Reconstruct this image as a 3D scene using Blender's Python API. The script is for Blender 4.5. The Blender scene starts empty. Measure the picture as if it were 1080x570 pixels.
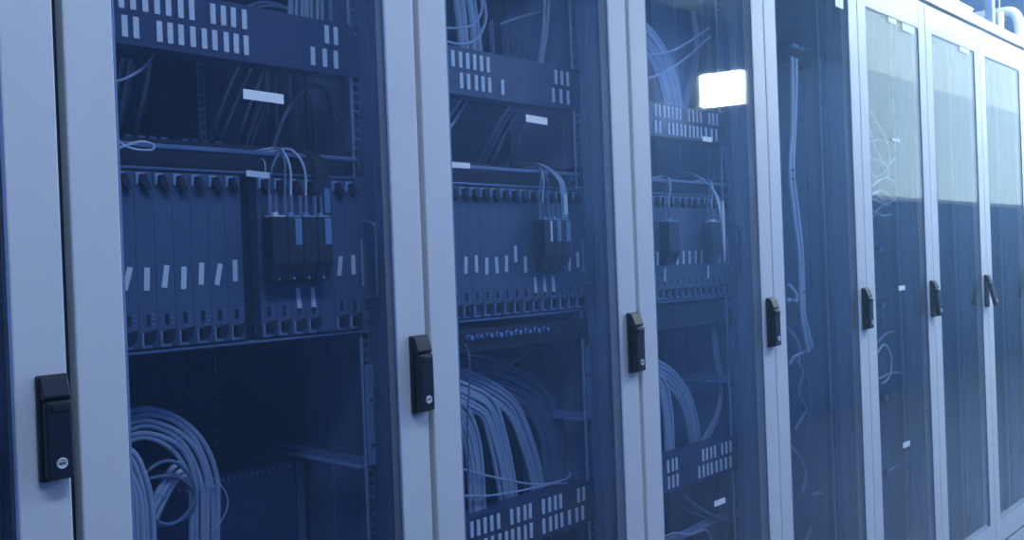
import bpy, bmesh, math, random
from mathutils import Vector, Matrix
random.seed(7)
S = bpy.context.scene
C = S.collection

# ------------------------------------------------------------------ camera
F, TH, PI_, RO, DC, ZC = 993.467, 0.75705, 0.0064, 0.0380, 1.21159, 1.31008
_d = Vector((math.cos(TH)*math.cos(PI_), math.sin(TH)*math.cos(PI_), -math.sin(PI_)))
_r = Vector((math.sin(TH), -math.cos(TH), 0)); _u = _r.cross(_d)
R_ = math.cos(RO)*_r - math.sin(RO)*_u
U_ = math.sin(RO)*_r + math.cos(RO)*_u
CAM = Vector((0, -DC, ZC))
cd = bpy.data.cameras.new('camera'); cam = bpy.data.objects.new('camera', cd); C.objects.link(cam)
cd.sensor_width = 36; cd.lens = 36*F/1080; cd.clip_start = .02; cd.clip_end = 100
cam.matrix_world = Matrix(((R_.x, U_.x, -_d.x, CAM.x), (R_.y, U_.y, -_d.y, CAM.y), (R_.z, U_.z, -_d.z, CAM.z), (0, 0, 0, 1)))
S.camera = cam

def at(px, py, Y):
    "the point of the upright plane y=Y that lies on this line of sight"
    v = _d*F + R_*(px-540) - U_*(py-285)
    return CAM + v*((Y-CAM.y)/v.y)

# ------------------------------------------------------------------ materials
def mat(name, col, rough=.5, metal=0, var=0, scale=40, bump=0, spec=.5):
    m = bpy.data.materials.new(name); m.use_nodes = True
    nt = m.node_tree; b = nt.nodes['Principled BSDF']
    b.inputs['Base Color'].default_value = (*col, 1); b.inputs['Roughness'].default_value = rough
    b.inputs['Metallic'].default_value = metal; b.inputs['Specular IOR Level'].default_value = spec
    if var or bump:
        tc = nt.nodes.new('ShaderNodeTexCoord'); n = nt.nodes.new('ShaderNodeTexNoise')
        n.inputs['Scale'].default_value = scale; n.inputs['Detail'].default_value = 3
        nt.links.new(tc.outputs['Object'], n.inputs['Vector'])
        if var:
            r = nt.nodes.new('ShaderNodeMapRange'); r.inputs['To Min'].default_value = 1-var; r.inputs['To Max'].default_value = 1+var
            nt.links.new(n.outputs['Fac'], r.inputs['Value'])
            mx = nt.nodes.new('ShaderNodeVectorMath'); mx.operation = 'SCALE'; mx.inputs[0].default_value = col
            nt.links.new(r.outputs[0], mx.inputs['Scale']); nt.links.new(mx.outputs[0], b.inputs['Base Color'])
        if bump:
            bp = nt.nodes.new('ShaderNodeBump'); bp.inputs['Strength'].default_value = bump; bp.inputs['Distance'].default_value = .002
            nt.links.new(n.outputs['Fac'], bp.inputs['Height']); nt.links.new(bp.outputs[0], b.inputs['Normal'])
    return m
def emit(name, col, s):
    m = bpy.data.materials.new(name); m.use_nodes = True; nt = m.node_tree; nt.nodes.clear()
    e = nt.nodes.new('ShaderNodeEmission'); e.inputs[0].default_value = (*col, 1); e.inputs[1].default_value = s
    o = nt.nodes.new('ShaderNodeOutputMaterial'); nt.links.new(e.outputs[0], o.inputs[0]); return m
def glass_mat():
    m = bpy.data.materials.new('door_glass'); m.use_nodes = True; nt = m.node_tree; nt.nodes.clear(); N = nt.nodes.new; L = nt.links.new
    g = N('ShaderNodeNewGeometry'); ior = N('ShaderNodeMapRange'); ior.inputs['To Min'].default_value = 1.52; ior.inputs['To Max'].default_value = 1/1.52
    L(g.outputs['Backfacing'], ior.inputs['Value'])
    fr = N('ShaderNodeFresnel'); L(ior.outputs[0], fr.inputs['IOR'])
    tr = N('ShaderNodeBsdfTransparent'); tr.inputs[0].default_value = (.93, .955, .98, 1)
    gl = N('ShaderNodeBsdfGlossy'); gl.inputs['Roughness'].default_value = .03; gl.inputs['Color'].default_value = (.93, .97, 1, 1)
    df = N('ShaderNodeBsdfDiffuse'); df.inputs['Color'].default_value = (.22, .36, .75, 1)
    m0 = N('ShaderNodeMixShader'); m0.inputs[0].default_value = BLUE_VEIL; L(tr.outputs[0], m0.inputs[1]); L(df.outputs[0], m0.inputs[2])
    m1 = N('ShaderNodeMixShader'); L(fr.outputs[0], m1.inputs[0]); L(m0.outputs[0], m1.inputs[1]); L(gl.outputs[0], m1.inputs[2])
    o = N('ShaderNodeOutputMaterial'); L(m1.outputs[0], o.inputs[0]); return m
BLUE_VEIL = .010  # blue diffuse share in the glass, imitates hazy light over the dark interior
M = dict(
    paint=mat('light_grey_powder_coat', (.70, .73, .78), .42, var=.02, scale=6, bump=.05),
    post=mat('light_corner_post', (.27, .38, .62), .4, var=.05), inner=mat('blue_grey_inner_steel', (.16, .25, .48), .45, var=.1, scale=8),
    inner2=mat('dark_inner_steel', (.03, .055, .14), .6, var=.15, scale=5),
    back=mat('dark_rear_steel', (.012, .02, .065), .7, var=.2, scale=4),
    sbar=mat('support_bar_metal', (.16, .24, .42), .4, .2), rail=mat('zinc_rail', (.12, .19, .35), .35, .3, var=.1),
    edge=mat('rail_highlight_paint', (.45, .6, .85), .3, .4),  # pale colour stands in for the shine on the rail edge
    card=mat('card_front', (.068, .115, .21), .5, var=.08, scale=30),
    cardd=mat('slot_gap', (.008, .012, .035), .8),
    panel=mat('dark_vented_panel', (.028, .048, .125), .42, var=.08, scale=60),
    bar=mat('pale_metal_bar', (.28, .38, .58), .35, .2),
    white=mat('white_label', (.80, .86, .93), .5), strip=mat('pale_marker_strip', (.78, .84, .93), .5),
    pale=mat('greyed_label', (.16, .27, .5), .5),
    black=mat('black_plastic', (.012, .016, .035), .38), hood=mat('black_connector_hood', (.007, .010, .022), .5),
    lockm=mat('nickel_lock', (.75, .8, .88), .3, .35), chrome=mat('chrome', (.8, .85, .92), .18, 1), screw=mat('screw_steel', (.5, .65, .9), .25, .9),
    cable=mat('grey_blue_cable', (.36, .45, .64), .45, var=.1, scale=20), dcable=mat('dark_cable', (.03, .05, .12), .5),
    mcable=mat('mid_blue_cable', (.13, .19, .34), .5, var=.1), wcable=mat('pale_thin_cable', (.55, .66, .85), .4),
    latch=mat('dark_latch', (.008, .012, .025), .4), latchb=mat('pale_latch_base', (.30, .44, .72), .35),
    wall=mat('blue_wall', (.08, .18, .46), .75, var=.12, scale=1.2), ceil=mat('blue_ceiling', (.5, .64, .82), .8, var=.1, scale=1),
    pipe=mat('white_pipe_jacket', (.85, .89, .93), .5), lampbody=mat('lamp_housing', (.7, .75, .8), .4),
    lamp=emit('lamp_diffuser', (.555, .73, 1.0), 7.7), signlamp=emit('hanging_lamp_face', (.80, .95, 1.0), 30),
    day=emit('daylight_pane', (.50, .76, 1.0), 1.0), strongl=emit('strip_lamp_glow', (.66, .86, 1.0), 50), lumi=emit('added_panel_glow', (.58, .82, 1.0), 1.25), glass=glass_mat())
M['floor'] = mat('raised_floor', (.3, .38, .52), .55)
nt = M['floor'].node_tree; b = nt.nodes['Principled BSDF']; br = nt.nodes.new('ShaderNodeTexBrick'); tc = nt.nodes.new('ShaderNodeTexCoord')
br.offset = 0; br.inputs['Scale'].default_value = 1; br.inputs['Brick Width'].default_value = .6; br.inputs['Row Height'].default_value = .6; br.inputs['Mortar Size'].default_value = .006
br.inputs['Color1'].default_value = (.085, .12, .22, 1); br.inputs['Color2'].default_value = (.07, .105, .20, 1); br.inputs['Mortar'].default_value = (.03, .04, .08, 1)
nt.links.new(tc.outputs['Object'], br.inputs['Vector']); nt.links.new(br.outputs['Color'], b.inputs['Base Color'])

# ------------------------------------------------------------------ mesh helpers
class MB:
    def __init__(s): s.bm = bmesh.new()
    def box(s, x0, x1, y0, y1, z0, z1, bev=0, rot=None, piv=None):
        t = bmesh.new()
        r = bmesh.ops.create_cube(t, size=1)
        bmesh.ops.scale(t, vec=(abs(x1-x0), abs(y1-y0), abs(z1-z0)), verts=t.verts)
        bmesh.ops.translate(t, vec=((x0+x1)/2, (y0+y1)/2, (z0+z1)/2), verts=t.verts)
        if bev: bmesh.ops.bevel(t, geom=t.edges[:], offset=bev, segments=2, profile=.5, affect='EDGES')
        if rot:
            c = Vector(piv) if piv else Vector(((x0+x1)/2, (y0+y1)/2, (z0+z1)/2))
            bmesh.ops.rotate(t, cent=c, matrix=rot, verts=t.verts)
        s._add(t); return s
    def _add(s, t):
        me = bpy.data.meshes.new('tmp'); t.to_mesh(me); t.free(); s.bm.from_mesh(me); bpy.data.meshes.remove(me)
    def prism(s, pts, y0, y1, bev=0):
        "outline in (x,z) pushed from y0 to y1"
        t = bmesh.new(); a = [t.verts.new((x, y0, z)) for x, z in pts]; f = t.faces.new(a)
        e = bmesh.ops.extrude_face_region(t, geom=[f]); bmesh.ops.translate(t, vec=(0, y1-y0, 0), verts=[v for v in e['geom'] if isinstance(v, bmesh.types.BMVert)])
        bmesh.ops.recalc_face_normals(t, faces=t.faces)
        if bev: bmesh.ops.bevel(t, geom=t.edges[:], offset=bev, segments=2, profile=.5, affect='EDGES')
        s._add(t); return s
    def prismx(s, pts, x0, x1, bev=0):
        "outline in (y,z) pushed from x0 to x1"
        t = bmesh.new(); a = [t.verts.new((x0, y, z)) for y, z in pts]; f = t.faces.new(a)
        e = bmesh.ops.extrude_face_region(t, geom=[f]); bmesh.ops.translate(t, vec=(x1-x0, 0, 0), verts=[v for v in e['geom'] if isinstance(v, bmesh.types.BMVert)])
        bmesh.ops.recalc_face_normals(t, faces=t.faces)
        if bev: bmesh.ops.bevel(t, geom=t.edges[:], offset=bev, segments=2, profile=.5, affect='EDGES')
        s._add(t); return s
    def cyl(s, c, axis, r, h, n=20, r2=None):
        t = bmesh.new(); bmesh.ops.create_cone(t, cap_ends=True, segments=n, radius1=r, radius2=r if r2 is None else r2, depth=h)
        q = Vector((0, 0, 1)).rotation_difference(Vector(axis).normalized())
        bmesh.ops.rotate(t, cent=(0, 0, 0), matrix=q.to_matrix(), verts=t.verts); bmesh.ops.translate(t, vec=c, verts=t.verts)
        s._add(t); return s
    def tube(s, pts, r, n=8, sub=6, close=False):
        P = smooth(pts, sub) if sub > 1 else [Vector(p) for p in pts]
        rings = []; up = Vector((0, 1, 0))
        for i, p in enumerate(P):
            t = (P[min(i+1, len(P)-1)]-P[max(i-1, 0)]).normalized()
            a = up - t*up.dot(t)
            if a.length < .05: a = Vector((1, 0, 0)) - t*t.x
            a.normalize(); up = a; b2 = t.cross(a)
            rings.append([s.bm.verts.new(p + a*math.cos(k*2*math.pi/n)*r + b2*math.sin(k*2*math.pi/n)*r) for k in range(n)])
        for i in range(len(rings)-1):
            for k in range(n):
                f = s.bm.faces.new((rings[i][k], rings[i][(k+1) % n], rings[i+1][(k+1) % n], rings[i+1][k])); f.smooth = True
        s.bm.faces.new(rings[0][::-1]); s.bm.faces.new(rings[-1]); return s
def smooth(pts, sub=6):
    P = [Vector(p) for p in pts]; out = []
    if len(P) < 3: return P
    Q = [P[0]*2-P[1]]+P+[P[-1]*2-P[-2]]
    for i in range(1, len(Q)-2):
        a, b_, c, d = Q[i-1:i+3]
        for k in range(sub):
            t = k/sub
            out.append(.5*((2*b_)+(c-a)*t+(2*a-5*b_+4*c-d)*t*t+(3*b_-a-3*c+d)*t**3))
    out.append(P[-1]); return out
def origin(o):
    v = Vector((0, 0, 0))
    while o: v = v+o.location; o = o.parent
    return v
def obj(name, mb, m, parent=None, loc=None):
    me = bpy.data.meshes.new(name); mb.bm.normal_update(); mb.bm.to_mesh(me); mb.bm.free()
    o = bpy.data.objects.new(name, me); C.objects.link(o)
    me.materials.append(M[m] if isinstance(m, str) else m)
    if parent: o.parent = parent
    n = len(me.vertices); w = Vector((0, 0, 0))
    if n:
        xs = [v.co for v in me.vertices]
        lo = Vector([min(c[i] for c in xs) for i in range(3)]); hi = Vector([max(c[i] for c in xs) for i in range(3)])
        w = Vector(((lo.x+hi.x)/2, (lo.y+hi.y)/2, lo.z)) if loc is None else Vector(loc)
    me.transform(Matrix.Translation(-w)); o.location = w-(origin(parent) if parent else Vector((0, 0, 0)))
    return o
def tag(o, label, cat, group=None):
    o['label'] = label; o['category'] = cat
    if group: o['group'] = group
    return o
def thing(name, loc, label, cat, group=None):
    o = bpy.data.objects.new(name, None); C.objects.link(o); o.location = loc; return tag(o, label, cat, group)
def struct(name, mb, m):
    o = obj(name, mb, m); o['kind'] = 'structure'; return o
def dup(o, world, parent):
    "copy of a part (with its children) at a world position"
    c = o.copy(); C.objects.link(c); c.parent = parent; c.location = Vector(world)-origin(parent)
    for g in list(o.children):
        d = g.copy(); C.objects.link(d); d.parent = c
    return c

# ------------------------------------------------------------------ room
XE, YW, ZH = 13.4, -2.2, 2.95
struct('floor', MB().box(-3, XE, YW, 2.2, -.05, 0), 'floor')
struct('ceiling', MB().box(-3, XE, YW, 2.2, ZH, ZH+.1), 'ceil')
struct('wall_back', MB().box(-3, XE, 2.2, 2.3, 0, ZH), 'ceil')
struct('wall_left', MB().box(-3.1, -3, YW, 2.2, 0, ZH), 'wall')
struct('wall_right', MB().box(XE, XE+.1, YW, 2.2, 0, ZH), 'wall')
WX0, WX1, WZ0, WZ1 = 8.2, 13.2, 1.76, 2.94
w = MB(); w.box(-3, WX0, YW-.1, YW, 0, ZH); w.box(WX0, WX1, YW-.1, YW, 0, WZ0); w.box(WX0, WX1, YW-.1, YW, WZ1, ZH); w.box(WX1, XE, YW-.1, YW, 0, ZH)
struct('wall_front', w, 'wall')
wf = MB()
for x0, x1, z0, z1 in ((WX0, WX1, WZ0, WZ0+.04), (WX0, WX1, WZ1-.012, WZ1), (WX0, WX0+.04, WZ0, WZ1), (WX1-.04, WX1, WZ0, WZ1), (WX0+1.7, WX0+1.73, WZ0, WZ1), (WX0+3.35, WX0+3.38, WZ0, WZ1)):
    wf.box(x0, x1, YW-.06, YW+.01, z0, z1)
win = struct('window_1', wf, 'paint')
obj('window_pane', MB().box(WX0+.04, WX1-.04, YW-.03, YW-.02, WZ0+.04, WZ1-.012), 'day', win)

def fill_lamp(x, y, lx, ly, label):
    r = thing('fill_lamp', (x, y, ZH-.06), label, 'ceiling light', 'added fill lamps on the ceiling')
    obj('lamp_frame', MB().box(x-lx/2, x+lx/2, y-ly/2, y+ly/2, ZH-.05, ZH-.001, .005), 'lampbody', r)
    obj('lamp_diffuser', MB().box(x-lx/2+.02, x+lx/2-.02, y-ly/2+.02, y+ly/2-.02, ZH-.058, ZH-.05), 'lamp', r)
for x, t in ((.3, 'added white fill lamp on the ceiling over the near end of the aisle'), (3.0, 'added white fill lamp on the ceiling over the middle of the cabinet row')):  # unseen lamps added for front light on the near door frames
    fill_lamp(x, -1.35, 1.2, .5, t)
fill_lamp(6.6, 1.45, 1.2, .5, 'added white fill lamp hidden behind the cabinet row beyond the pipes')  # hidden lamp added to brighten the pipes and the wall behind
for xa, xb, ya, yb in [(5.85+i*1.5, 7.344+i*1.5, -1.29, -.15) for i in range(5)]+[(8.0, 9.4, -2.195, -1.295)]+[(9.404+i*1.9, 11.3+i*1.9, -2.195, -1.295) for i in range(2)]:
    r = thing('added_glow_panel', ((xa+xb)/2, (ya+yb)/2, ZH-.03), 'added pale glowing panel, mirrored as brightness in the far glass doors', 'ceiling light', 'added glow panels over the far aisle')  # unseen glowing panels added to brighten the far doors and their reflections
    obj('panel_frame', MB().box(xa, xb, ya, yb, ZH-.02, ZH-.001), 'lampbody', r)
    obj('panel_diffuser', MB().box(xa+.005, xb-.005, ya+.005, yb-.005, ZH-.03, ZH-.02, .002), 'lumi', r)
r = thing('added_glow_panel', (7.2, -1.7, ZH-.03), 'added glowing panel, slanted to fit the brightness mirrored in the far doors', 'ceiling light')  # added panel, its slanted edge shaped to end the reflection between two doors
for nm, z_a, z_b, mm, q in (('panel_frame', ZH-.02, ZH-.001, 'lampbody', 0), ('panel_diffuser', ZH-.03, ZH-.0205, 'lumi', .004)):
    m_ = MB(); t_ = bmesh.new(); vv = [t_.verts.new((x_, y_, z_a)) for x_, y_ in ((5.88+q, -1.295-q), (7.995-q, -1.295-q), (7.995-q, -2.195+q))]
    f_ = t_.faces.new(vv); e_ = bmesh.ops.extrude_face_region(t_, geom=[f_]); bmesh.ops.translate(t_, vec=(0, 0, z_b-z_a), verts=[v for v in e_['geom'] if isinstance(v, bmesh.types.BMVert)])
    bmesh.ops.recalc_face_normals(t_, faces=t_.faces); m_._add(t_); obj(nm, m_, mm, r)
r = thing('linear_lamp', (5.4, -.55, ZH-.1), 'long bright strip lamp hung close to the far cabinet tops', 'ceiling light')
obj('lamp_frame', MB().box(4.3, 6.5, -.62, -.48, ZH-.05, ZH-.001, .003), 'lampbody', r)
obj('lamp_diffuser', MB().box(4.32, 6.48, -.61, -.49, ZH-.075, ZH-.051, .01), 'strongl', r)
hz = bpy.data.materials.new('bloom_haze'); hz.use_nodes = True; nt = hz.node_tree; nt.nodes.clear()
vs = nt.nodes.new('ShaderNodeVolumeScatter'); vs.inputs['Color'].default_value = (.40, .66, 1, 1); vs.inputs['Density'].default_value = .050; vs.inputs['Anisotropy'].default_value = .55  # scattering volume added to imitate bloom from the upper right
vo = nt.nodes.new('ShaderNodeOutputMaterial'); nt.links.new(vs.outputs[0], vo.inputs['Volume'])
hb = obj('bloom_haze', MB().box(-2.99, XE-.01, YW+.02, -.07, .01, ZH-.07), hz); hb['kind'] = 'stuff'; hb['label'] = 'added thin bluish haze in the aisle, standing in for bloom from the upper right'; hb['category'] = 'haze'

# hanging box lamp whose face shows as a white rectangle in a cabinet door
a = Vector((5.37, -2.09, 0)); b2 = Vector((5.45, -1.82, 0)); z0, z1 = 2.285, 2.495
r = thing('hanging_lamp', ((a.x+b2.x)/2, (a.y+b2.y)/2, z0), 'glowing white box lamp hanging over the aisle, mirrored in the third glass door', 'hanging lamp')
ang = math.atan2(b2.y-a.y, b2.x-a.x); L_ = (b2-a).length; mid = (a+b2)/2
rm = Matrix.Rotation(ang, 3, 'Z'); pv = (mid.x, mid.y, 2.4)
obj('lamp_housing', MB().box(mid.x-L_/2, mid.x+L_/2, mid.y-.05, mid.y+.0, z0-.006, z1+.006, .004, rm, pv), 'lampbody', r)
obj('lamp_face', MB().box(mid.x-L_/2+.004, mid.x+L_/2-.004, mid.y+.001, mid.y+.012, z0, z1, .004, rm, pv), 'signlamp', r)
for s in (-.08, .08):
    q = rm @ Vector((s, -.025, 0)); obj('hanger_rod', MB().cyl((mid.x+q.x, mid.y+q.y, (z1+ZH)/2), (0, 0, 1), .004, ZH-z1), 'lampbody', r)

# pipes over the cabinets, upper right
YP = .32
def pp(x, y, Y=YP): return tuple(at(x, y, Y))
def pipe(label, pts, rad, brackets=()):
    r = thing('insulated_pipe', pts[0], label, 'pipe', 'white insulated pipes above the cabinets')
    obj('pipe_jacket', MB().tube(pts, rad, 16, 5), 'pipe', r)
    k = Vector(pts[1])
    obj('pipe_clamp', MB().tube([k-Vector((.012, 0, 0)), k+Vector((.012, 0, 0))], rad*1.12, 16, 1), 'lampbody', r)
    obj('hanger_rod', MB().cyl((k.x, k.y, (k.z+ZH)/2), (0, 0, 1), .004, ZH-k.z), 'lampbody', r)
ez = at(1069, 6, YP).z; ex = at(1075, 25, YP).x
pipe('thick white insulated pipe coming level from behind then bending down at an elbow', [(ex, 1.9, ez), (ex, 1.4, ez), (ex, .8, ez), (ex, YP+.12, ez), (ex, YP+.03, ez-.015), (ex, YP, ez-.09), (ex, YP, ez-.2), (ex, YP, 2.24)], .027)
ey2 = .40
pipe('thinner white pipe dropping beside the elbow onto the cabinet roofs', [(ex-.07, ey2, ez-.02), (ex-.07, ey2, ez-.06), (ex-.07, ey2, 2.24)], .020)
e3 = pp(1044, 10, .2)
pst = thing('ceiling_support_post', (e3[0], .2, 2.23), 'slim square pale post standing on the cabinet roofs below the ceiling', 'post')
obj('post_tube', MB().box(e3[0]-.018, e3[0]+.018, .182, .218, 2.235, ZH, .003), 'bar', pst)
obj('post_foot', MB().box(e3[0]-.04, e3[0]+.04, .16, .24, 2.231, 2.237), 'lampbody', pst)
tz = at(1012, 4, .14).z; tx = at(1026, 14, .14).x
tr = thing('cable_duct', (tx-.8, .2, 2.233), 'long white cable duct lying on the cabinet roofs in front of the pipes', 'cable duct')
obj('duct_body', MB().box(tx-1.6, tx, .14, .26, 2.2325, tz, .004), 'pipe', tr)
obj('duct_cover', MB().box(tx-1.6, tx+.002, .137, .263, tz+.0005, tz+.01, .002), 'pipe', tr)

# ------------------------------------------------------------------ cabinets
J = [-.125, .475, 1.068, 1.677, 2.287, 2.885, 3.463, 4.057, 4.66, 5.26]
ZB, ZT = .1, 2.18
YR = .09
desc = ['grey server cabinet cut off by the left edge of the photo',
        'nearest full server cabinet, card chassis and two coils of grey cable behind its glass',
        'second full server cabinet, nine round couplers in a row under its card chassis',
        'third full server cabinet, the white lamp mirrored in its glass door',
        'server cabinet with an almost empty inside and a vertical cable pair',
        'server cabinet filled with thin tangled pale cables',
        'server cabinet with bare glass between the tangled cables and the widest open handle',
        'last server cabinet fully in view, handle before it swung far out',
        'server cabinet at the far right edge, only its beginning in view']
rail_mesh = {}
def rail_mb():
    m = MB(); z = .12
    m.box(0, .003, 0, .001, .12, 2.12).box(.0125, .0165, 0, .001, .12, 2.12)
    m.box(.0155, .0165, 0, .006, .12, 2.12).box(.0155, .0165, .015, .03, .12, 2.12)
    while z < 2.12:
        m.box(.003, .0125, 0, .001, z, z+.0055); m.box(.0155, .0165, .006, .015, z, z+.0055); z += .01588
    return m
handle_src = [None]
def handle(X1, par, swing=0):
    x0, x1 = X1-.046, X1-.008; y = -.001
    h = obj('handle', MB().box(x0, x1, y-.008, y, 1.066, 1.196, .0025), 'black', par)
    g = obj('handle_shoulder', MB().prismx([(y-.007, 1.1935), (y-.007, 1.166), (y-.018, 1.166), (y-.021, 1.170), (y-.013, 1.1925)], x0+.003, x1-.003, .0015), 'black', h)
    lv = MB(); lv.box(x0+.004, x1-.003, y-.023, y-.0085, 1.070, 1.165, .003); lv.box(x0+.010, x1-.007, y-.0255, y-.021, 1.152, 1.161, .0015)
    pv = (x0+.02, y-.015, 1.165)
    lo = obj('handle_lever', lv, 'black', h, loc=pv)
    xc = (x0+x1)/2+.001
    ring = MB().tube([(xc+.0058*math.cos(q*math.pi/10), y-.0245, 1.089+.0058*math.sin(q*math.pi/10)) for q in range(21)], .0011, 8, 1); ring.cyl((xc, y-.0235, 1.089), (0, 1, 0), .0052, .002, 24)
    lk = obj('lock_cylinder', ring, 'lockm', h, loc=pv)
    kh = obj('keyhole', MB().box(xc-.0038, xc+.0038, y-.0252, y-.0244, 1.0882, 1.0898), 'black', h, loc=pv)
    if swing:
        for o in (lo, lk, kh): o.rotation_euler.x = -math.radians(swing)
def sticker(par, px, py, w, h, Y=.0026, ang=0):
    p = at(px, py, Y)
    return obj('label_sticker', MB().box(p.x-w/2, p.x+w/2, Y-.0006, Y, p.z-h/2, p.z+h/2, 0, Matrix.Rotation(ang, 3, 'Y')), 'white', par)

cabs = []
for k in range(9):
    X0, X1 = J[k], J[k+1]; cx = (X0+X1)/2
    r = thing('server_cabinet', (cx, .45, 0), desc[k], 'server cabinet', 'row of server cabinets'); cabs.append(r)
    for s, xa in ((0, X0+.002), (1, X1-.014)):
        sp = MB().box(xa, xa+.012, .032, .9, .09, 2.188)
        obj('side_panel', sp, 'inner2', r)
    # folded upright channels along the right-hand side, seen through the glass
    ch = MB(); y = .034
    for wd, dp in ((.012, .030), (.014, .020), (.010, .026), (.02, .016)):
        ch.box(X1-.014-dp, X1-.0145, y, y+wd-.001, .1, 2.15); y += wd
    obj('corner_post', ch, 'post', r); ch = MB()
    for wd, dp in ( (.03, .020), (.05, .008), (.03, .016), (.06, .006), (.08, .010)):
        ch.box(X1-.014-dp, X1-.0145, y, y+wd-.001, .1, 2.15); y += wd
    obj('side_channel', ch, 'inner', r)
    ch = MB().box(X0+.0145, X0+.045, .034, .05, .1, 2.15).box(X0+.0145, X0+.03, .052, .08, .1, 2.15)
    obj('side_channel', ch, 'inner', r)
    obj('roof', MB().box(X0+.001, X1-.001, -.004, .9, 2.190, 2.232, .002), 'paint', r)
    obj('plinth', MB().box(X0+.002, X1-.002, .004, .88, .001, .088, .002), 'paint', r)
    obj('floor_tray', MB().box(X0+.015, X1-.015, .034, .88, .089, .1), 'inner', r)
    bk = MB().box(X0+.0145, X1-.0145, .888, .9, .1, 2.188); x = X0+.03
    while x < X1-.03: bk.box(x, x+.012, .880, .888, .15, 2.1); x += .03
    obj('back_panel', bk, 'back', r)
    obj('lower_sill', MB().box(X0+.015, X1-.015, .034, .05, .1, .13), 'inner', r)
    obj('upper_sill', MB().box(X0+.015, X1-.015, .034, .05, 2.15, 2.188), 'inner', r)
    # door
    dx0, dx1 = X0+(.006 if k < 4 else .0015), X1-(.006 if k < 3 else .0015); sw = .063
    d = MB()
    d.box(dx0, dx0+sw, 0, .026, ZB, ZT, .0025).box(dx1-sw, dx1, 0, .026, ZB, ZT, .0025)
    d.box(dx0+sw-.003, dx1-sw+.003, .0008, .0255, ZB+.0008, .196, .0015).box(dx0+sw-.003, dx1-sw+.003, .0008, .0255, 2.083, ZT-.0008, .0015)
    do = obj('door', d, 'paint', r)
    obj('glass_pane', MB().box(dx0+sw-.004, dx1-sw+.004, .003, .007, .192, 2.087), 'glass', do)
    gk = MB(); gx0, gx1 = dx0+sw, dx1-sw
    gk.box(gx0, gx0+.003, .001, .0028, .196, 2.083).box(gx1-.003, gx1, .001, .0028, .196, 2.083).box(gx0, gx1, .001, .0028, .196, .199).box(gx0, gx1, .001, .0028, 2.080, 2.083)
    obj('glass_gasket', gk, 'inner', do)
    for z in (.3, 2.0): obj('hinge', MB().cyl((dx0+.0045, .0295, z), (0, 0, 1), .004, .07), 'black', do)
    handle(X1, r, {5: 5, 6: 13, 7: 8}.get(k, 0))
    r['door'] = do.name
    # mounting rails
    if k <= 7:
        base = None
        for yy in (YR+.003, .62):
            for s in (-1, 1):
                m = rail_mb()
                if s > 0: bmesh.ops.translate(m.bm, vec=(cx+.2265, yy, 0), verts=m.bm.verts)
                else:
                    bmesh.ops.scale(m.bm, vec=(-1, 1, 1), verts=m.bm.verts); bmesh.ops.reverse_faces(m.bm, faces=m.bm.faces)
                    bmesh.ops.translate(m.bm, vec=(cx-.2265, yy, 0), verts=m.bm.verts)
                ro = obj('mounting_rail', m, 'rail', r)
                if s > 0 and yy < .2:
                    obj('rail_highlight', MB().box(cx+.2235, cx+.2262, yy-.0005, yy+.004, .12, 2.12), 'edge', ro)  # thin pale strip painted in as the rail's highlight
        # cross ties that hold the front rail to the side
        for z in (.35, 1.118, 1.9):
            obj('rail_tie', MB().box(cx+.244, X1-.03, .10, .108, z, z+.006).box(cx+.244, X1-.03, .10, .108, z+.022, z+.027).box(cx+.236, cx+.262, .098, .1, z-.012, z+.045).cyl((cx+.25, .0965, z+.015), (0, 1, 0), .004, .003, 12), 'rail', r)
doors = [bpy.data.objects[c['door']] for c in cabs]
for c in cabs: del c['door']
# stickers on the glass
sticker(doors[1], 278, 102, .068, .0145, ang=.02); sticker(doors[2], 566, 126.5, .062, .014, ang=.03)
sticker(doors[3], 746, 147, .042, .012); sticker(doors[3], 759, 530, .050, .014)
sticker(doors[2], 486, 174.5, .045, .010)
sticker(doors[4], 885, 3, .055, .03); sticker(doors[5], 941, 20, .07, .03); sticker(doors[5], 958, 29, .11, .035); sticker(doors[5], 945, 148, .07, .012)
sticker(doors[5], 951, 304, .055, .016); sticker(doors[5], 956, 469, .06, .018); sticker(doors[6], 1017, 51, .11, .035)

# ------------------------------------------------------------------ rack equipment
def vented_panel(k, z0, z1, cols1, cols2, label, y=.0785):
    cx = (J[k]+J[k+1])/2
    r = thing('vented_rack_panel', (cx, YR, z0), label, 'rack panel', 'dark slotted rack panels')
    body = MB().box(cx-.2415, cx+.2415, YR-.003, YR, z0, z1, .0008).box(cx-.22, cx+.22, YR, YR+.04, z1-.004, z1-.001).box(cx-.22, cx+.22, YR, YR+.04, z0+.001, z0+.004)
    obj('panel_face', body, 'panel', r)
    src = None
    for cols, z in ((cols1, (z0+z1)/2+.021), (cols2, (z0+z1)/2-.019)):
        for px in cols:
            x = at(px, 285, YR).x+0
            # the columns are given where the row crosses the picture: iterate for the tilt of the upright lines
            for _ in range(4):
                v = Vector((x, YR, z))-CAM; qy = 285-F*v.dot(U_)/v.dot(_d); x = at(px, qy, YR).x
            if src is None:
                src = obj('marker_strip', MB().box(x-.0045, x+.0045, YR-.0055, YR-.003, z-.0155, z+.0155, .0012), 'strip', r, loc=(x, YR, z))
            else: dup(src, (x, YR, z), r)
    for sx in (-.233, .233):
        for zz in (z0+.015, z1-.015): obj('rack_screw', MB().cyl((cx+sx, YR-.005, zz), (0, 1, 0), .0035, .003, 12), 'screw', r)
vented_panel(1, 1.640, 1.729, [126, 138.6, 151.5, 164, 176, 189, 200.7, 223, 234, 244.5, 256, 343, 352.5], [130, 142, 166.7, 178, 189.5, 202, 214, 225, 237, 247.5, 258, 328.4, 341, 352.6], 'dark rack panel with pale upright marker strips, top of the nearest full cabinet')
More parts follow.
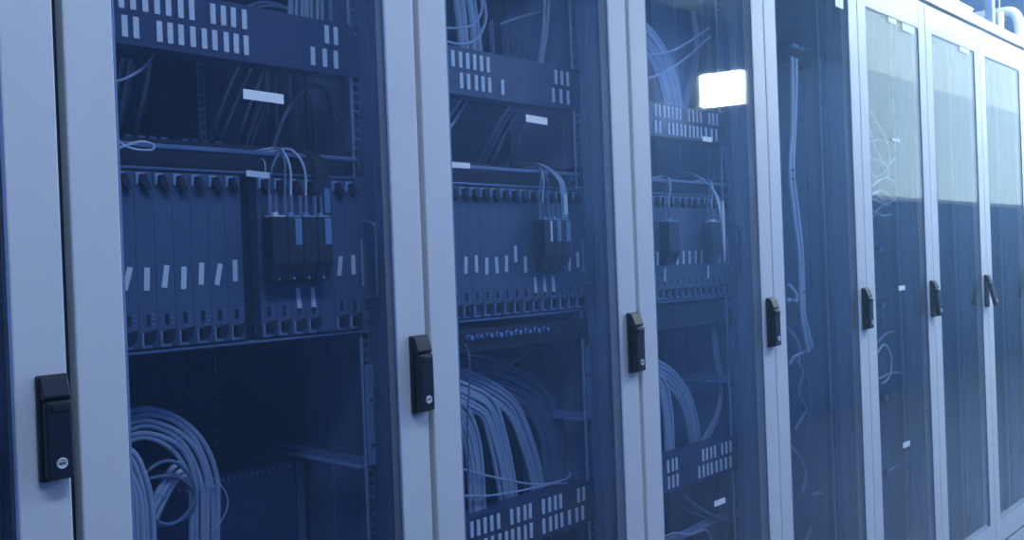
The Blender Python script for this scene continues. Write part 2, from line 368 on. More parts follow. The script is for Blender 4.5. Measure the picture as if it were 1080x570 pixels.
vented_panel(2, 1.637, 1.729, [476, 484, 491.6, 499, 506, 513, 584.6, 591, 597], [485, 492.6, 500.7, 507.7, 514.7, 528.4, 582, 590, 597.5], 'dark marked rack panel in the upper part of the second full cabinet')
vented_panel(3, 1.605, 1.688, [690, 694, 699, 703.5, 708, 712, 716, 725, 729.5, 733.5, 737.5, 746.5, 750.5, 754.5], [690, 694.5, 704, 708.5, 712.5, 717, 721, 726, 730, 734, 738, 743, 749, 754], 'dark rack panel with many close strips above the third cabinet chassis')
vented_panel(2, .742, .831, [496, 503, 510, 517, 524, 538, 545, 552, 557.5, 571.5, 578, 584, 589.5, 608.5, 614], [497, 504, 511, 518, 525.6, 532.6, 539, 545.6, 552.3, 558.6, 572, 579, 585, 591, 599, 606.7, 613], 'dark marked rack panel low in the second full cabinet under the cable coils')
vented_panel(3, .742, .831, [703, 708, 712, 740, 744, 748.5, 752.5, 760, 764.5, 769], [704, 708.5, 713, 736, 740.5, 745, 749, 754, 759, 764, 769], 'dark marked rack panel low in the third full cabinet under the hanging loops')

Z0, Z1 = 1.202, 1.469
def chassis(k, cards, stick, label, blank=()):
    cx = (J[k]+J[k+1])/2; x0 = cx-.224
    r = thing('card_chassis', (cx, YR, Z0), label, 'card chassis', 'card chassis at eye height')
    fr = MB()
    fr.box(cx-.2415, cx-.2245, YR-.003, YR, Z0, Z1, .0008).box(cx+.2245, cx+.2415, YR-.003, YR, Z0, Z1, .0008)
    fr.box(cx-.224, cx+.224, YR, YR+.25, Z0, Z0+.004).box(cx-.224, cx+.224, YR, YR+.25, Z1-.004, Z1).box(cx-.224, cx-.222, YR, YR+.25, Z0, Z1).box(cx+.222, cx+.224, YR, YR+.25, Z0, Z1)
    obj('chassis_shell', fr, 'card', r)
    obj('chassis_inside', MB().box(cx-.221, cx+.221, YR+.03, YR+.24, Z0+.005, Z1-.005), 'cardd', r)
    obj('front_rail', MB().box(cx-.224, cx+.224, YR-.005, YR-.001, Z1-.004, Z1, .001), 'rail', r)
    obj('front_rail', MB().box(cx-.224, cx+.224, YR-.005, YR-.001, Z0, Z0+.004, .001), 'rail', r)
    src = None; ssrc = None
    for i in cards:
        x = x0+.028*i
        w = (x, YR, Z0+.007)
        if src is None:
            c = obj('card', MB().box(x+.0002, x+.0278, YR-.003, YR+.02, Z0+.007, Z1-.007, .0003), 'card', r, loc=w)
            lb = MB().box(x+.003, x+.016, YR-.006, YR-.003, Z1-.020, Z1-.009, .0008).box(x+.002, x+.005, YR-.008, YR-.003, Z1-.026, Z1-.009, .0006)
            obj('latch_bracket', lb, 'latchb', c)
            lt = MB().prism([(x+.007, Z1-.012), (x+.013, Z1-.011), (x+.022, Z1-.034), (x+.014, Z1-.036), (x+.006, Z1-.024)], YR-.016, YR-.004, .001)
            obj('ejector_latch', lt, 'latch', c)
            lb = MB().box(x+.003, x+.018, YR-.0055, YR-.003, Z0+.008, Z0+.012, .0006).box(x+.002, x+.0045, YR-.008, YR-.003, Z0+.010, Z0+.030, .0006)
            obj('latch_bracket', lb, 'latchb', c)
            lt = MB().prism([(x+.006, Z0+.016), (x+.012, Z0+.012), (x+.020, Z0+.020), (x+.022, Z0+.035), (x+.013, Z0+.032), (x+.006, Z0+.030)], YR-.014, YR-.004, .001)
            obj('ejector_latch', lt, 'latch', c)
            obj('card_port', MB().box(x+.0110, x+.0170, YR-.0045, YR-.0028, Z0+.040, Z0+.056, .0006), 'black', c)
            lg = MB()
            for q in range(4): lg.box(x+.019, x+.0235, YR-.0034, YR-.003, Z0+.034+q*.007, Z0+.0355+q*.007)
            lg.cyl((x+.010, YR-.0036, Z0+.072), (0, 1, 0), .0012, .0014, 8)
            obj('card_markings', lg, 'pale', c)
            src = c
        else: c = dup(src, w, r)
        if i in stick:
            zz, an = stick[i]
            xs = x+.0135
            mb_ = MB().box(xs-.0042, xs+.0042, YR-.0046, YR-.0032, zz-.0165, zz+.0165, .0006, Matrix.Rotation(an, 3, 'Y'))
            obj('card_sticker', mb_, 'white' if zz < 1.28 else 'strip', c)
    for i in blank: obj('blank_plate', MB().box(x0+.028*i+.0006, x0+.028*i+.0274, YR-.003, YR, Z0+.007, Z1-.007, .0006), 'card', r)
    # carrying handle at the right ear
    hx = cx+.234
    obj('carrying_handle', MB().tube([(hx, YR-.003, Z0+.19), (hx, YR-.03, Z0+.185), (hx, YR-.036, Z0+.17), (hx, YR-.036, Z0+.12), (hx, YR-.036, Z0+.075), (hx, YR-.03, Z0+.062), (hx, YR-.003, Z0+.057)], .0045, 10, 5), 'rail', r)
    obj('serial_strip', MB().box(cx+.2265, cx+.231, YR-.004, YR-.0031, Z0+.08, Z0+.16), 'bar', r)
    for zz in (Z0+.02, Z0+.045, Z1-.03): obj('rack_screw', MB().cyl((cx+.233, YR-.005, zz), (0, 1, 0), .0035, .003, 12), 'screw', r)
    return x0
rd = math.radians
c1 = chassis(1, [0, 1, 2, 3, 4, 5, 6, 7, 9, 10, 11, 12, 14, 15], {1: (1.310, rd(16)), 2: (1.308, rd(3)), 3: (1.311, rd(9)), 4: (1.308, rd(4)), 5: (1.313, rd(4)), 6: (1.311, rd(12)), 7: (1.316, 0), 11: (1.268, rd(-4)), 12: (1.268, rd(-3)), 14: (1.318, rd(8)), 15: (1.319, 0)},
             'wide card chassis with a black empty slot, in the nearest full cabinet', [13])
c2 = chassis(2, [0, 1, 2, 3, 4, 5, 6, 7, 8, 9, 10, 11, 12, 13, 14, 15], {3: (1.311, rd(4)), 4: (1.313, 0), 5: (1.308, rd(2)), 6: (1.309, rd(-2)), 7: (1.311, rd(3)), 8: (1.330, 0), 9: (1.308, 0), 10: (1.265, rd(-3)), 11: (1.266, rd(-3)), 12: (1.265, rd(-4)), 14: (1.307, rd(3)), 15: (1.314, 0)},
             'card chassis without a free slot, in the second full cabinet')
c3 = chassis(3, list(range(16)), {i: (1.31, rd(3)) for i in (4, 7, 8, 9, 10, 11, 13, 14, 15)} | {5: (1.27, rd(3)), 12: (1.27, rd(3))}, 'card chassis with two separate black plugs, in the third full cabinet')

def hood(x, w, label, wide, cx_bar, lab=True, narrow=False, cords=(0, 1), group='black plugs on the card chassis'):
    r = thing('connector_plug', (x, YR, 1.295), label, 'plug', group)
    yb, yf = YR-.0165, YR-.045
    b_ = MB().prismx([(yb, 1.397), (yf, 1.397), (yf, 1.325), (yf+.012, 1.297), (yb, 1.293)], x+.0006, x+w-.0006, .0015)
    obj('plug_hood', b_, 'hood', r)
    obj('hood_screw', MB().cyl((x+w*.5, yf+.010, 1.301), (0, 1, .3), .0026, .004, 10), 'screw', r)
    obj('hood_clip', MB().box(x+.003, x+w-.003, yf+.001, yb-.004, 1.397, 1.3995).box(x+.006, x+w*.5, yf+.003, yf+.010, 1.399, 1.404, .001), 'white' if 'first' in label or 'pale ribbon in the third' in label else 'bar', r)
    if lab:
        o = obj('plug_label', MB().box(x+w-.014 if not narrow else x+w-.008, x+w-.002, yf-.0008, yf-.0001, 1.353, 1.395), 'pale' if not narrow else 'strip', r)
    for j in range(2):
        xx = x+w*(.3+.4*j); ym = (yb+yf)/2+.004
        obj('cable_boot', MB().cyl((xx, ym, 1.415), (0, 0, 1), .0042, .034, 10, .003), 'mcable', r)
        if j not in cords: continue
        obj('plug_cable', MB().tube([(xx, ym, 1.43), (xx+.002, ym, 1.455), (xx+(cx_bar-xx)*.25, ym-.002, 1.480), (cx_bar+(xx-cx_bar)*.25, YR-.018, 1.500), (cx_bar-.004, YR+.0, 1.509), (cx_bar-.03, YR+.035, 1.504)], .0021, 8, 5), 'wcable' if j else 'mcable', r)
    return r
for i, (t, lb) in enumerate((('first black plug beside the empty slot of the nearest full cabinet', False), ('black plug with a grey label, second from the empty slot', True), ('unlabelled black plug between the two labelled ones in the nearest full cabinet', False), ('black plug with grey label under the wide black ribbon cable', True))):
    hood(c1+.028*(9+i)-.001, .0278, t, True, (.842, .842, .862, .862)[i], lb, False, ((0,), (0, 1), (1,), ())[i])
for i, (t, n) in enumerate((('black plug with a narrow bright label in the second full cabinet', True), ('middle black plug with a wide grey label in the second full cabinet', False), ('black plug with a grey label under the pale ribbon of the second full cabinet', False))):
    hood(c2+.028*(10+i), .0278, t, True, 1.462, True, n, ((0, 1), (0,), ())[i])
hood(1.874, .046, 'lone black plug near the left stile of the third full cabinet', True, 1.93, False)
hood(2.066, .046, 'black plug below the pale ribbon in the third full cabinet', True, 2.12, False)

def ribbon(name, label, pts, w, m, strip=None):
    P = smooth(pts, 6); t = MB(); vs = []
    for p in P: vs.append([t.bm.verts.new((p.x+a_, p.y+b_, p.z)) for a_, b_ in ((-w/2, 0), (w/2, 0), (w/2, .003), (-w/2, .003))])
    for i in range(len(vs)-1):
        for q in range(4): t.bm.faces.new((vs[i][q], vs[i][(q+1) % 4], vs[i+1][(q+1) % 4], vs[i+1][q]))
    t.bm.faces.new(vs[0][::-1]); t.bm.faces.new(vs[-1])
    r = thing(name, P[-1], label, 'cable', 'flat ribbon cables over the chassis')
    obj('ribbon_band', t, m, r)
    if strip:
        x, y, z0, z1 = strip; obj('ribbon_label', MB().box(x-.0055, x+.0055, y-.001, y, z0, z1), 'strip' if m != 'hood' else 'pale', r)
ribbon('ribbon_cable', 'wide black ribbon cable folding over the pale bar in the nearest full cabinet', [(.86, .12, 1.515), (.885, .09, 1.512), (.905, .068, 1.49), (.909, .062, 1.45), (.909, .060, 1.403)], .026, 'hood', (.913, .0595, 1.405, 1.445))
ribbon('ribbon_cable', 'flat blue ribbon cable folding down to the plugs of the second full cabinet', [(1.44, .12, 1.52), (1.475, .09, 1.517), (1.508, .066, 1.485), (1.513, .060, 1.45), (1.513, .058, 1.403)], .018, 'bar', (1.514, .0575, 1.41, 1.452))
ribbon('ribbon_cable', 'flat blue ribbon cable over the right plug of the third full cabinet', [(2.06, .12, 1.53), (2.08, .09, 1.517), (2.105, .060, 1.48), (2.113, .048, 1.43), (2.113, .042, 1.36), (2.113, .040, 1.32)], .012, 'bar', (2.113, .0395, 1.32, 1.45))

p = at(272, 184, .055); tg = thing('cable_tag', tuple(p), 'slightly bent white tag hanging on the cords above the black plugs', 'tag')
obj('tag_strip', MB().box(p.x-.020, p.x+.020, .0545, .0555, p.z-.0045, p.z+.0045, 0, Matrix.Rotation(.05, 3, 'Y')), 'white', tg)
obj('tag_loop', MB().tube([(p.x+.014, .056, p.z+.003), (p.x+.016, .06, p.z+.02), (p.x+.02, .075, p.z+.028)], .0008, 6, 3), 'strip', tg)
for k, t in ((1, 'pale cable bar above the chassis of the nearest full cabinet'), (2, 'pale cable bar above the chassis of the second full cabinet'), (3, 'pale cable bar above the chassis of the third full cabinet')):
    cx = (J[k]+J[k+1])/2
    r = thing('cable_support_bar', (cx, YR, 1.474), t, 'cable bar', 'cable support bars')
    obj('support_bar', MB().box(cx-.225, cx+.22, YR-.012, YR+.004, 1.495, 1.502, .0015), 'sbar', r)
    obj('dark_plate', MB().box(cx-.224, cx+.224, YR+.03, YR+.034, 1.472, 1.515), 'cardd', r)  # dark plate behind the bar, closing the slot above the chassis
    for s in (-1, 1): obj('bar_bracket', MB().box(cx+s*.2415, cx+s*.2255, YR-.003, YR, 1.474, 1.515, .0008).box(cx+s*.2275, cx+s*.2255, YR, YR+.04, 1.474, 1.515), 'panel', r)
    obj('rack_screw', MB().cyl((cx+.233, YR-.005, 1.495), (0, 1, 0), .0035, .003, 12), 'screw', r)

# ------------------------------------------------------------------ cables
def A(pts, Y): return [at(p[0], p[1], p[2] if len(p) > 2 else Y) for p in pts]
def bundle(name, label, ctrl, n, sp, rad, m, ties=(), tm='cable', Y=.2, jy=.006, cat='cable bundle', group=None, rows=1, side=1):
    if name == 'cable_coil': side = -1
    if name == 'cable_coil': jy = .002
    P = smooth(A(ctrl, Y), 5)
    r = thing(name, tuple(min(P, key=lambda q: q.z)), label, cat, group)
    for i in range(n):
        off = (i % (n//rows if rows > 1 else n))*sp*side; dy = random.uniform(-jy, jy)+(i//(n//rows) if rows > 1 else 0)*rad*2.2
        ph = random.uniform(0, 6); pts = []
        for j, p in enumerate(P):
            t = (P[min(j+1, len(P)-1)]-P[max(j-1, 0)]); nn = Vector((t.z, 0, -t.x))
            nn = nn.normalized() if nn.length > 1e-6 else Vector((1, 0, 0))
            pts.append(p-nn*(off+math.sin(ph+j*.35)*rad*.35)+Vector((0, dy, 0)))
        obj('cable', MB().tube(pts, rad, 8, 1), m, r)
    for f_ in ties:
        j = int(f_*(len(P)-1)); p = P[j]; t = (P[min(j+1, len(P)-1)]-P[max(j-1, 0)]).normalized(); nn = Vector((t.z, 0, -t.x)).normalized()
        a_ = p+nn*rad*1.2; c_ = p-nn*((n//rows-1)*sp*side+rad*1.2*side)
        d_ = Vector((0, rad*1.15+jy, 0))
        obj('cable_tie', MB().tube([a_-d_, c_-d_, c_+d_, a_+d_, a_-d_], .0009 if tm == 'cable' else .0025, 6, 1), tm, r)
    return r
# nearest full cabinet
bundle('cable_coil', 'thick grey cables curving down beside the stile of the nearest full cabinet', [(118, 472), (140, 478), (153, 500), (160, 535), (162, 620)], 5, .0085, .0044, 'cable', Y=.11)
bundle('cable_coil', 'large arc of grey cables tied low in the nearest full cabinet', [(120, 440), (155, 432), (188, 441), (212, 463), (226, 498), (229, 540), (228, 640)], 6, .0088, .0045, 'cable', (.4, .75), Y=.19)
bundle('cable_coil', 'short grey cables with a white clip inside the large arc', [(196, 500), (186, 508), (174, 530), (163, 552), (150, 600)], 3, .010, .0046, 'cable', (.45,), Y=.15)
for c, (rx, ry), Yv, t in (((176, 520), (29, 33), .13, 'thin dark loop of cable hanging in front of the large arc'), ((172, 528), (34, 26), .14, 'second thin cable loop, flatter, inside the large arc')):
    pts = [(c[0]+rx*math.cos(a_*math.pi/8), c[1]+ry*math.sin(a_*math.pi/8)) for a_ in range(-6, 11)]
    bundle('cable_loop', t, pts, 1, 0, .0028, 'mcable', Y=Yv, jy=0, cat='cable')
bundle('cable_loop', 'very thin wire loop right of the large cable arc', [(226, 505), (238, 520), (240, 535), (232, 552), (222, 560)], 1, 0, .001, 'wcable', Y=.17, jy=0, cat='cable')
bundle('hanging_cables', 'dark cables slanting down behind the upper dark panel of the nearest full cabinet', [(150, 70), (143, 110), (132, 160)], 14, -.0125, .0045, 'dcable', Y=.34, jy=.03)
bundle('hanging_cables', 'dark cables in a second sheaf behind the white sticker of the nearest full cabinet', [(300, 78), (285, 110), (262, 168)], 9, -.012, .0045, 'dcable', Y=.34, jy=.03)
bundle('hanging_cables', 'faint upright cables on the back, above the chassis right half', [(322, 60), (323, 110), (324, 170)], 8, -.013, .004, 'dcable', Y=.3, jy=.03)
bundle('patch_cord', 'dark cord arching above the ribbon cable in the nearest full cabinet', [(286, 160), (300, 125), (318, 97), (333, 89), (346, 100), (354, 130)], 1, 0, .0045, 'dcable', Y=.14, jy=0, cat='cable')
bundle('patch_cord', 'single cord curving up beside the stile of the nearest full cabinet', [(118, 88), (135, 82), (152, 70), (162, 57)], 1, 0, .0022, 'cable', Y=.12, jy=0, cat='cable')
bundle('patch_cord', 'pale tube with a flared end lying on the bar beside the nearest stile', [(118, 141), (133, 155), (158, 158), (162, 153), (150, 149), (136, 153), (118, 160)], 1, 0, .0018, 'wcable', Y=.07, jy=0, cat='cable')
bundle('hanging_cables', 'grey cords above the upper dark panel at the frame top', [(262, 12), (280, 6), (300, 10), (318, 22)], 2, .006, .003, 'mcable', Y=.2, cat='cable')
bundle('hanging_cables', 'pale sheaf of thin upright cables over the top right of the upper dark panel', [(352, -30), (352, 10), (352, 40)], 13, -.0085, .0032, 'cable', Y=.20, jy=.012)
# second
bundle('cable_coil', 'thick grey cables dropping behind the upper panel of the second full cabinet', [(496, -40), (499, 0), (503, 30), (506, 80)], 4, .0165, .0068, 'cable', Y=.16)
bundle('cable_loop', 'wide loop swinging under the thick cables at the top of the second full cabinet', [(466, 43), (485, 47), (502, 41), (512, 22), (511, 2), (504, -20)], 1, 0, .003, 'cable', Y=.12, jy=0, cat='cable')
bundle('cable_loop', 'smaller loop just above the wide one in the second full cabinet', [(466, 29), (485, 30), (500, 25), (508, 8), (504, -20)], 1, 0, .0025, 'cable', Y=.12, jy=0, cat='cable')
bundle('cable_pair', 'upright pair of grey cables behind the right strips of the upper second panel', [(576, -30), (575, 0), (573, 32), (568, 66), (566, 90)], 2, .011, .0042, 'cable', Y=.15, jy=.001)
bundle('hanging_cables', 'comb of thin upright cables behind the second full cabinet upper panel', [(516, 22), (518, 50), (520, 80)], 8, .014, .003, 'mcable', Y=.26, jy=.02)
bundle('hanging_cables', 'pale cables leaving down to the left below the upper second panel', [(470, 138), (482, 122), (492, 108), (502, 90)], 2, .012, .003, 'cable', Y=.14)
bundle('hanging_cables', 'dark slack cables in the bay below the upper second panel', [(545, 100), (530, 120), (515, 150), (505, 170)], 5, .016, .004, 'mcable', Y=.3, jy=.03)
bundle('patch_cord', 'curved dark strip spanning behind the pair of upright cables', [(528, 26), (545, 20), (570, 13), (600, 10)], 1, 0, .003, 'cable', Y=.2, jy=0, cat='cable')
bundle('cable_coil', 'outermost faint arc of cables in the second full cabinet coil', [(480, 372), (530, 383), (570, 405), (592, 445), (598, 500), (597, 560)], 9, .0095, .005, 'mcable', Y=.185)
bundle('cable_coil', 'right bright sheaf of cables arching down in the second full cabinet', [(485, 388), (515, 402), (543, 424), (560, 460), (571, 500), (577, 560)], 5, .0088, .0046, 'cable', Y=.155)
bundle('cable_coil', 'middle bright sheaf of cables arching down in the second full cabinet', [(470, 395), (495, 408), (520, 424), (533, 460), (542, 505), (547, 560)], 6, .0088, .0046, 'cable', Y=.135)
bundle('cable_coil', 'left sheaf of cables beside the stile of the second full cabinet', [(470, 420), (488, 428), (500, 450), (508, 490), (512, 570)], 5, .0088, .0046, 'cable', Y=.115)
bundle('patch_cord', 'upper thin cord sagging across the coils of the second full cabinet', [(480, 492), (500, 499), (535, 507), (570, 511), (598, 505), (602, 498)], 1, 0, .0022, 'cable', Y=.1, jy=0, cat='cable')
bundle('patch_cord', 'lower thin cord sagging across the coils of the second full cabinet', [(480, 522), (510, 524), (545, 519), (580, 511), (598, 510)], 1, 0, .0022, 'cable', Y=.1, jy=0, cat='cable')
bundle('patch_cord', 'slack dark cord above the coils of the second full cabinet', [(480, 397), (510, 394), (540, 383), (562, 366)], 1, 0, .003, 'mcable', Y=.16, jy=0, cat='cable')
bundle('patch_cord', 'thin cord hanging from the first coupler of the second full cabinet', [(490, 363), (494, 372), (496, 395), (493, 440), (494, 500)], 1, 0, .0018, 'mcable', Y=.085, jy=0, cat='cable')
# third
bundle('cable_coil', 'fan of pale cables curving down behind the third full cabinet upper panel', [(675, 20), (690, 36), (704, 60), (714, 90), (720, 125)], 8, .0105, .0054, 'cable', Y=.16)
bundle('cable_pair', 'upright pair of pale cables at the top of the third full cabinet', [(729, 12), (733, 40), (731, 72), (724, 100), (718, 125)], 2, .012, .005, 'cable', (.6,), Y=.17, jy=.001)
bundle('patch_cord', 'upper cord rising to the right rail of the third full cabinet', [(678, 58), (700, 56), (722, 47), (748, 30)], 1, 0, .003, 'cable', Y=.11, jy=0, cat='cable')
bundle('patch_cord', 'lower cord rising to the right rail of the third full cabinet', [(678, 84), (700, 76), (725, 60), (749, 39)], 1, 0, .003, 'cable', Y=.11, jy=0, cat='cable')
bundle('cable_coil', 'broad arc of cables above the low panel of the third full cabinet', [(688, 378), (708, 390), (724, 412), (733, 440), (739, 475)], 5, .0105, .0054, 'cable', Y=.16)
bundle('cable_coil', 'pale inner cables beside the stile low in the third full cabinet', [(690, 392), (702, 405), (708, 440), (710, 490)], 4, .0105, .005, 'cable', Y=.13)
bundle('cable_pair', 'pair of cables bending left above the low panel of the third full cabinet', [(751, 345), (755, 380), (760, 405), (756, 435), (747, 455), (736, 475)], 2, .012, .005, 'cable', Y=.14, jy=.001)
bundle('patch_cord', 'dark diagonal cable below the low panel, ending at the rail bottom', [(715, 517), (735, 535), (757, 548), (775, 546)], 1, 0, .005, 'mcable', Y=.12, jy=0, cat='cable')
bundle('patch_cord', 'flatter diagonal cable in the foot of the third full cabinet', [(712, 533), (738, 545), (760, 551)], 1, 0, .004, 'mcable', Y=.14, jy=0, cat='cable')
bundle('patch_cord', 'thickest cable rising from the foot of the third full cabinet', [(700, 578), (725, 566), (750, 552), (775, 544)], 2, .01, .006, 'mcable', Y=.13, cat='cable bundle')
bundle('patch_cord', 'pale cord arch at the bottom edge of the third full cabinet', [(700, 567), (712, 562), (728, 564), (745, 560), (752, 575)], 1, 0, .0025, 'cable', Y=.11, jy=0, cat='cable')
# fourth (nearly empty)
bundle('cable_pair', 'long upright pair of pale cables with black ties in the almost empty cabinet', [(839, 62), (839, 95), (838, 140), (836, 180), (841, 225), (846, 270), (848, 330), (852, 350), (856, 368)], 2, -.022, .006, 'wcable', (.38, .40, .72), 'black', Y=.12, jy=.001)
bundle('patch_cord', 'short pale cable folding back to the left below the long pair', [(856, 366), (848, 371), (838, 376), (832, 386)], 1, 0, .005, 'cable', Y=.13, jy=0, cat='cable')
bundle('patch_cord', 'slack cable hanging below the folded one in the almost empty cabinet', [(845, 372), (852, 400), (854, 435), (851, 475)], 1, 0, .004, 'mcable', Y=.14, jy=0, cat='cable')
bundle('patch_cord', 'twisted cable beside the stile in the almost empty cabinet', [(838, 380), (846, 392), (842, 415), (850, 432), (842, 446), (838, 455)], 1, 0, .005, 'mcable', Y=.12, jy=0, cat='cable')
bundle('patch_cord', 'loose cable end on the floor of the almost empty cabinet', [(848, 574), (856, 558), (862, 545)], 1, 0, .006, 'cable', Y=.2, jy=0, cat='cable')
for i, (p_, t) in enumerate((([(832, 300), (840, 312), (836, 325), (829, 330)], 'short pale cord lying over the dark box in the almost empty cabinet'), ([(829, 345), (836, 352), (843, 366), (842, 384)], 'thin cord between dark box and folded cable'), ([(858, 521), (866, 520), (874, 525), (868, 530)], 'short pale cord near the floor of the almost empty cabinet'), ([(873, 520), (876, 540), (875, 575)], 'upright pale cord on the floor of the almost empty cabinet'), ([(832, 470), (842, 480), (850, 500), (846, 520)], 'dark cord low beside the stile of the almost empty cabinet'))):
    bundle('patch_cord', t, p_, 1, 0, .005, 'wcable' if i in (0, 2) else 'cable', Y=.12+.02*i, jy=0, cat='cable')
# fifth: tangle of thin cables, each one its own cord
tang = [([(917, 135), (921, 150), (929, 168), (936, 176), (943, 168)], 'pale cord hooking around the head of the tangle'), ([(918, 168), (928, 172), (940, 196), (950, 199)], 'pale cord cutting across the small upper loop'), ([(925, 205), (935, 214), (948, 209), (955, 200), (958, 180)], 'pale cord bowing up at the right of the middle loop'), ([(919, 232), (928, 219), (938, 217), (950, 226), (953, 245)], 'lowest pale cord of the tangle, falling at the right'), ([(960, 270), (963, 300), (967, 330), (965, 356)], 'upright cord joining the tangle to the low loops'), ([(919, 118), (924, 130), (932, 142), (938, 165), (936, 190)], 'thin pale cord dropping at the top of the tangle'),
        ([(922, 128), (935, 150), (946, 178), (951, 205)], 'thin pale cord running down the right of the tangle'),
        ([(918, 150), (930, 148), (938, 160), (934, 180), (922, 186), (918, 178)], 'small pale loop at the upper left of the tangle'),
        ([(920, 196), (932, 188), (944, 194), (946, 208), (934, 216), (921, 210)], 'broad pale loop in the middle of the tangle'),
        ([(919, 206), (930, 202), (942, 210), (952, 222)], 'pale cord crossing the middle of the tangle'),
        ([(920, 222), (932, 228), (945, 224), (957, 214)], 'pale cord along the lower rim of the tangle'),
        ([(934, 172), (942, 185), (940, 205), (946, 222)], 'short pale cord inside the tangle'),
        ([(962, 100), (964, 150), (963, 200), (965, 260)], 'long upright cord at the right rail beside the tangle'),
        ([(957, 140), (958, 190), (956, 240), (958, 270)], 'shorter upright cord beside the long one at the rail'),
        ([(952, 305), (960, 325), (966, 350), (968, 372), (960, 395)], 'cord hanging below the small sticker to the low loops'),
        ([(925, 362), (935, 352), (950, 350), (963, 366), (967, 390)], 'wide dark arc low in the tangled cabinet'),
        ([(924, 374), (933, 364), (940, 378), (938, 398), (930, 405)], 'small pale loop low in the tangled cabinet'),
        ([(926, 400), (940, 394), (956, 396), (962, 412), (963, 450)], 'cord running level then down in the tangled cabinet'),
        ([(962, 450), (965, 490), (962, 520), (960, 550)], 'cord dropping to the floor of the tangled cabinet'),
        ([(938, 496), (948, 492), (956, 497)], 'short pale cord near the floor of the tangled cabinet'),
        ([(956, 575), (960, 560), (968, 560), (974, 575)], 'pale arch of cord at the bottom of the tangled cabinet')]
for i, (p_, t) in enumerate(tang):
    bundle('patch_cord', t, p_, 1, 0, .0048 if i in (12, 13, 15) else .004, 'wcable' if i not in (12, 13, 15) else 'cable', Y=.10+.012*(i % 4), jy=0, cat='cable', group='thin cords of the tangled cabinet')

# ------------------------------------------------------------------ other devices
def strip_of(name, label, pxs, Y, cat, mk, z, m1='panel'):
    xs = []
    for p_ in pxs:
        x = at(p_, 285, Y).x
        for _ in range(4):
            v = Vector((x, Y, z))-CAM; x = at(p_, 285-F*v.dot(U_)/v.dot(_d), Y).x
        xs.append(x)
    r = thing(name, ((xs[0]+xs[-1])/2, Y, z-.02), label, cat); mk(r, xs, Y, z); return r
def mk_sockets(r, xs, Y, z):
    obj('socket_rail', MB().box(xs[0]-.02, xs[-1]+.02, Y+.012, Y+.02, z-.03, z+.004), 'back', r)
    for x in xs:
        s_ = obj('socket', MB().box(x-.0075, x+.0075, Y-.006, Y+.012, z-.024, z+.002, .001), 'panel', r)
        obj('socket_label', MB().box(x-.006, x+.006, Y-.0068, Y-.0061, z-.006, z-.0005), 'white', s_)
strip_of('socket_strip', 'strip of eight small dark sockets just above the pale bar', [134, 147, 159, 171, 193, 204, 214, 228], .24, 'socket strip', mk_sockets, 1.536)
def mk_coup(r, xs, Y, z):
    cx = (J[2]+J[3])/2
    obj('coupler_plate', MB().box(cx-.2415, cx+.2415, Y, Y+.003, z-.03, z+.014).box(cx-.22, cx+.22, Y+.003, Y+.15, z+.010, z+.014), 'cardd', r)
    for x in xs:
        o = obj('coupler', MB().cyl((x, Y-.008, z), (0, 1, 0), .0042, .012, 14).cyl((x, Y-.002, z), (0, 1, 0), .0058, .003, 14), 'screw', r)
        obj('coupler_cap', MB().cyl((x+.012, Y-.004, z-.004), (0, 1, 0), .003, .008, 12), 'panel', o)
strip_of('coupler_strip', 'row of nine bright round couplers under the second card chassis', [493, 503, 513.5, 523.5, 534, 544, 554, 563.5, 573], YR, 'connector strip', mk_coup, 1.173)

def slab_unit(name, label, cat, k, y0, y1, z0, z1, dots=True, m='panel'):
    cx = (J[k]+J[k+1])/2
    r = thing(name, (cx, y0, z0), label, cat)
    obj('unit_body', MB().box(cx-.218, cx+.218, y0, y1, z0, z1, .002), m, r)
    if dots:
        d_ = MB(); x = cx-.21
        while x < cx+.21: d_.box(x, x+.005, y0-.003, y0, z1-.012, z1-.006); x += .0115
        obj('vent_row', d_, 'rail', r)
    for s in (-1, 1):
        e_ = MB().box(cx+s*.219, cx+s*.236, y0-.002, y0, z0, z1); obj('rack_ear', e_, 'rail', r)
        for zz in (z0+.02, z1-.03): obj('rack_screw', MB().cyl((cx+s*.228, y0-.004, zz), (0, 1, 0), .003, .004, 10), 'screw', r)
pz = at(309, 486, .30).z
slab_unit('rear_rack_unit', 'deep-set rack unit with a dotted top edge at the foot of the nearest full cabinet', 'rack unit', 1, .30, .56, pz-.22, pz)
slab_unit('dark_rack_unit', 'plain black rack unit under the card chassis of the third full cabinet', 'rack unit', 3, YR+.012, .5, 1.135, 1.195, False, 'cardd')
# rear patch field in the nearest full cabinet
cx = (J[1]+J[2])/2
r = thing('rear_patch_field', (cx, .62, .90), 'dark gridded panel set deep behind the coils of the nearest full cabinet', 'patch panel')
obj('field_plate', MB().box(cx-.22, cx+.22, .60, .61, .86, 1.18), 'panel', r)
g = MB()
for i in range(9):
    for j in range(6): g.box(cx-.21+i*.047, cx-.21+i*.047+.036, .594, .60, .87+j*.052, .87+j*.052+.036, .002)
obj('field_modules', g, 'inner2', r)
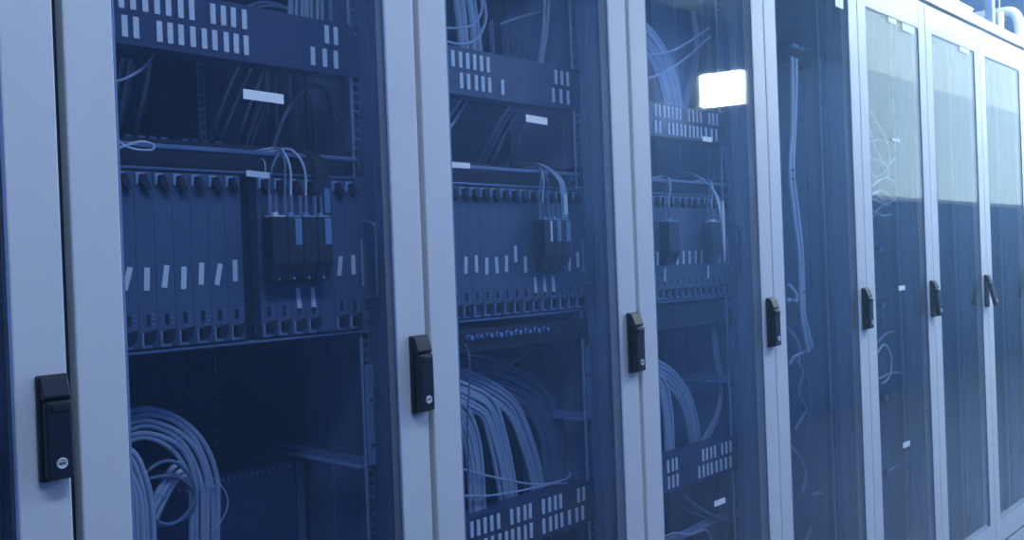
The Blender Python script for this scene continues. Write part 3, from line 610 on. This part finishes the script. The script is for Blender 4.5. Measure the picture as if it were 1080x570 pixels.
# upright device blocks in the tangled cabinet and empty one
for k, px, py, w_, h_, Y, t in ((4, 834, 331, .09, .07, .11, 'small dark box with a wrapped top on the rail of the almost empty cabinet'), (4, 842, 60, .16, .05, .14, 'dark bracket box at the top of the almost empty cabinet')):
    p = at(px, py, Y); r = thing('junction_box', tuple(p), t, 'junction box')
    obj('box_body', MB().box(p.x-w_/2, p.x+w_/2, Y, Y+.06, p.z-h_/2, p.z+h_/2, .003), 'hood', r)
    obj('box_top_clips', MB().box(p.x-w_/4, p.x, Y-.003, Y+.02, p.z+h_/2+.001, p.z+h_/2+.012, .001).box(p.x+.01, p.x+w_/4, Y-.003, Y+.02, p.z+h_/2+.001, p.z+h_/2+.008, .001), 'latchb', r)
for py, t in ((262, 'upper dark switch unit behind the tangled cords'), (322, 'middle dark switch unit with dim markings in the tangled cabinet'), (420, 'lower dark switch unit in the tangled cabinet'), (500, 'lowest dark switch unit in the tangled cabinet')):
    p = at(940, py, .12); cx = (J[5]+J[6])/2; r = thing('network_switch', (cx, .14, p.z-.02), t, 'network switch', 'dark switches of the tangled cabinet')
    obj('switch_body', MB().box(cx-.22, cx+.22, .14, .4, p.z-.022, p.z+.022, .002), 'panel', r)
    g = MB()
    for i in range(12): g.box(cx-.19+i*.03, cx-.168+i*.03, .138, .14, p.z-.008, p.z+.010)
    obj('switch_ports', g, 'cardd', r)
    obj('switch_label', MB().box(cx+.165, cx+.20, .1385, .14, p.z-.01, p.z+.008), 'pale', r)
for k, z, t in ((6, 1.28, 'pair of dim square devices in the bare-looking far cabinet'),):
    cx = (J[k]+J[k+1])/2; r = thing('rack_controller', (cx, .12, z-.1), t, 'rack device')
    obj('controller_face', MB().box(cx-.22, cx+.22, .12, .3, z-.12, z+.12, .002), 'inner2', r)
    for q in (0, 1): obj('controller_window', MB().box(cx-.10, cx-.01, .117, .12, z+.01-q*.075, z+.055-q*.075, .002), 'pale', r)
# bracket shelf at the right rail of each of the three busy cabinets
for k, z0_, z1_, t in ((1, .972, 1.145, 'blue L-shaped bracket on the right rail of the nearest full cabinet'), (2, .965, 1.12, 'blue L-shaped bracket on the right rail of the second full cabinet'), (3, .975, 1.12, 'blue L-shaped bracket on the right rail of the third full cabinet'), (3, 1.72, 1.88, 'small blue bracket high on the right rail of the third full cabinet')):
    cx = (J[k]+J[k+1])/2
    r = thing('rail_bracket', (cx+.235, YR, z0_), t, 'bracket', 'L-shaped rail brackets')
    obj('bracket_flange', MB().box(cx+.226, cx+.243, YR-.003, YR+.001, z0_, z1_, .0008), 'inner', r)
    obj('bracket_arm', MB().box(cx+.226, cx+.2275, YR+.002, YR+.30, z0_, z0_+.014).box(cx+.205, cx+.2275, YR+.002, YR+.30, z0_-.0015, z0_), 'inner', r)
    for zz in (z0_+.035, z1_-.06): obj('rack_screw', MB().cyl((cx+.235, YR-.0045, zz), (0, 1, 0), .0035, .003, 12), 'chrome', r)

# ------------------------------------------------------------------ world and view
wd = bpy.data.worlds.new('world'); S.world = wd; wd.use_nodes = True
wd.node_tree.nodes['Background'].inputs[0].default_value = (.3, .5, 1, 1); wd.node_tree.nodes['Background'].inputs[1].default_value = .3
S.view_settings.view_transform = 'Standard'; S.view_settings.look = 'None'; S.view_settings.gamma = 1; S.view_settings.use_curve_mapping = False
S.view_settings.exposure = 1.36
S.cycles.max_bounces = 8; S.cycles.transparent_max_bounces = 16; S.cycles.diffuse_bounces = 3
S.cycles.caustics_reflective = False; S.cycles.caustics_refractive = False; S.cycles.sample_clamp_indirect = 4
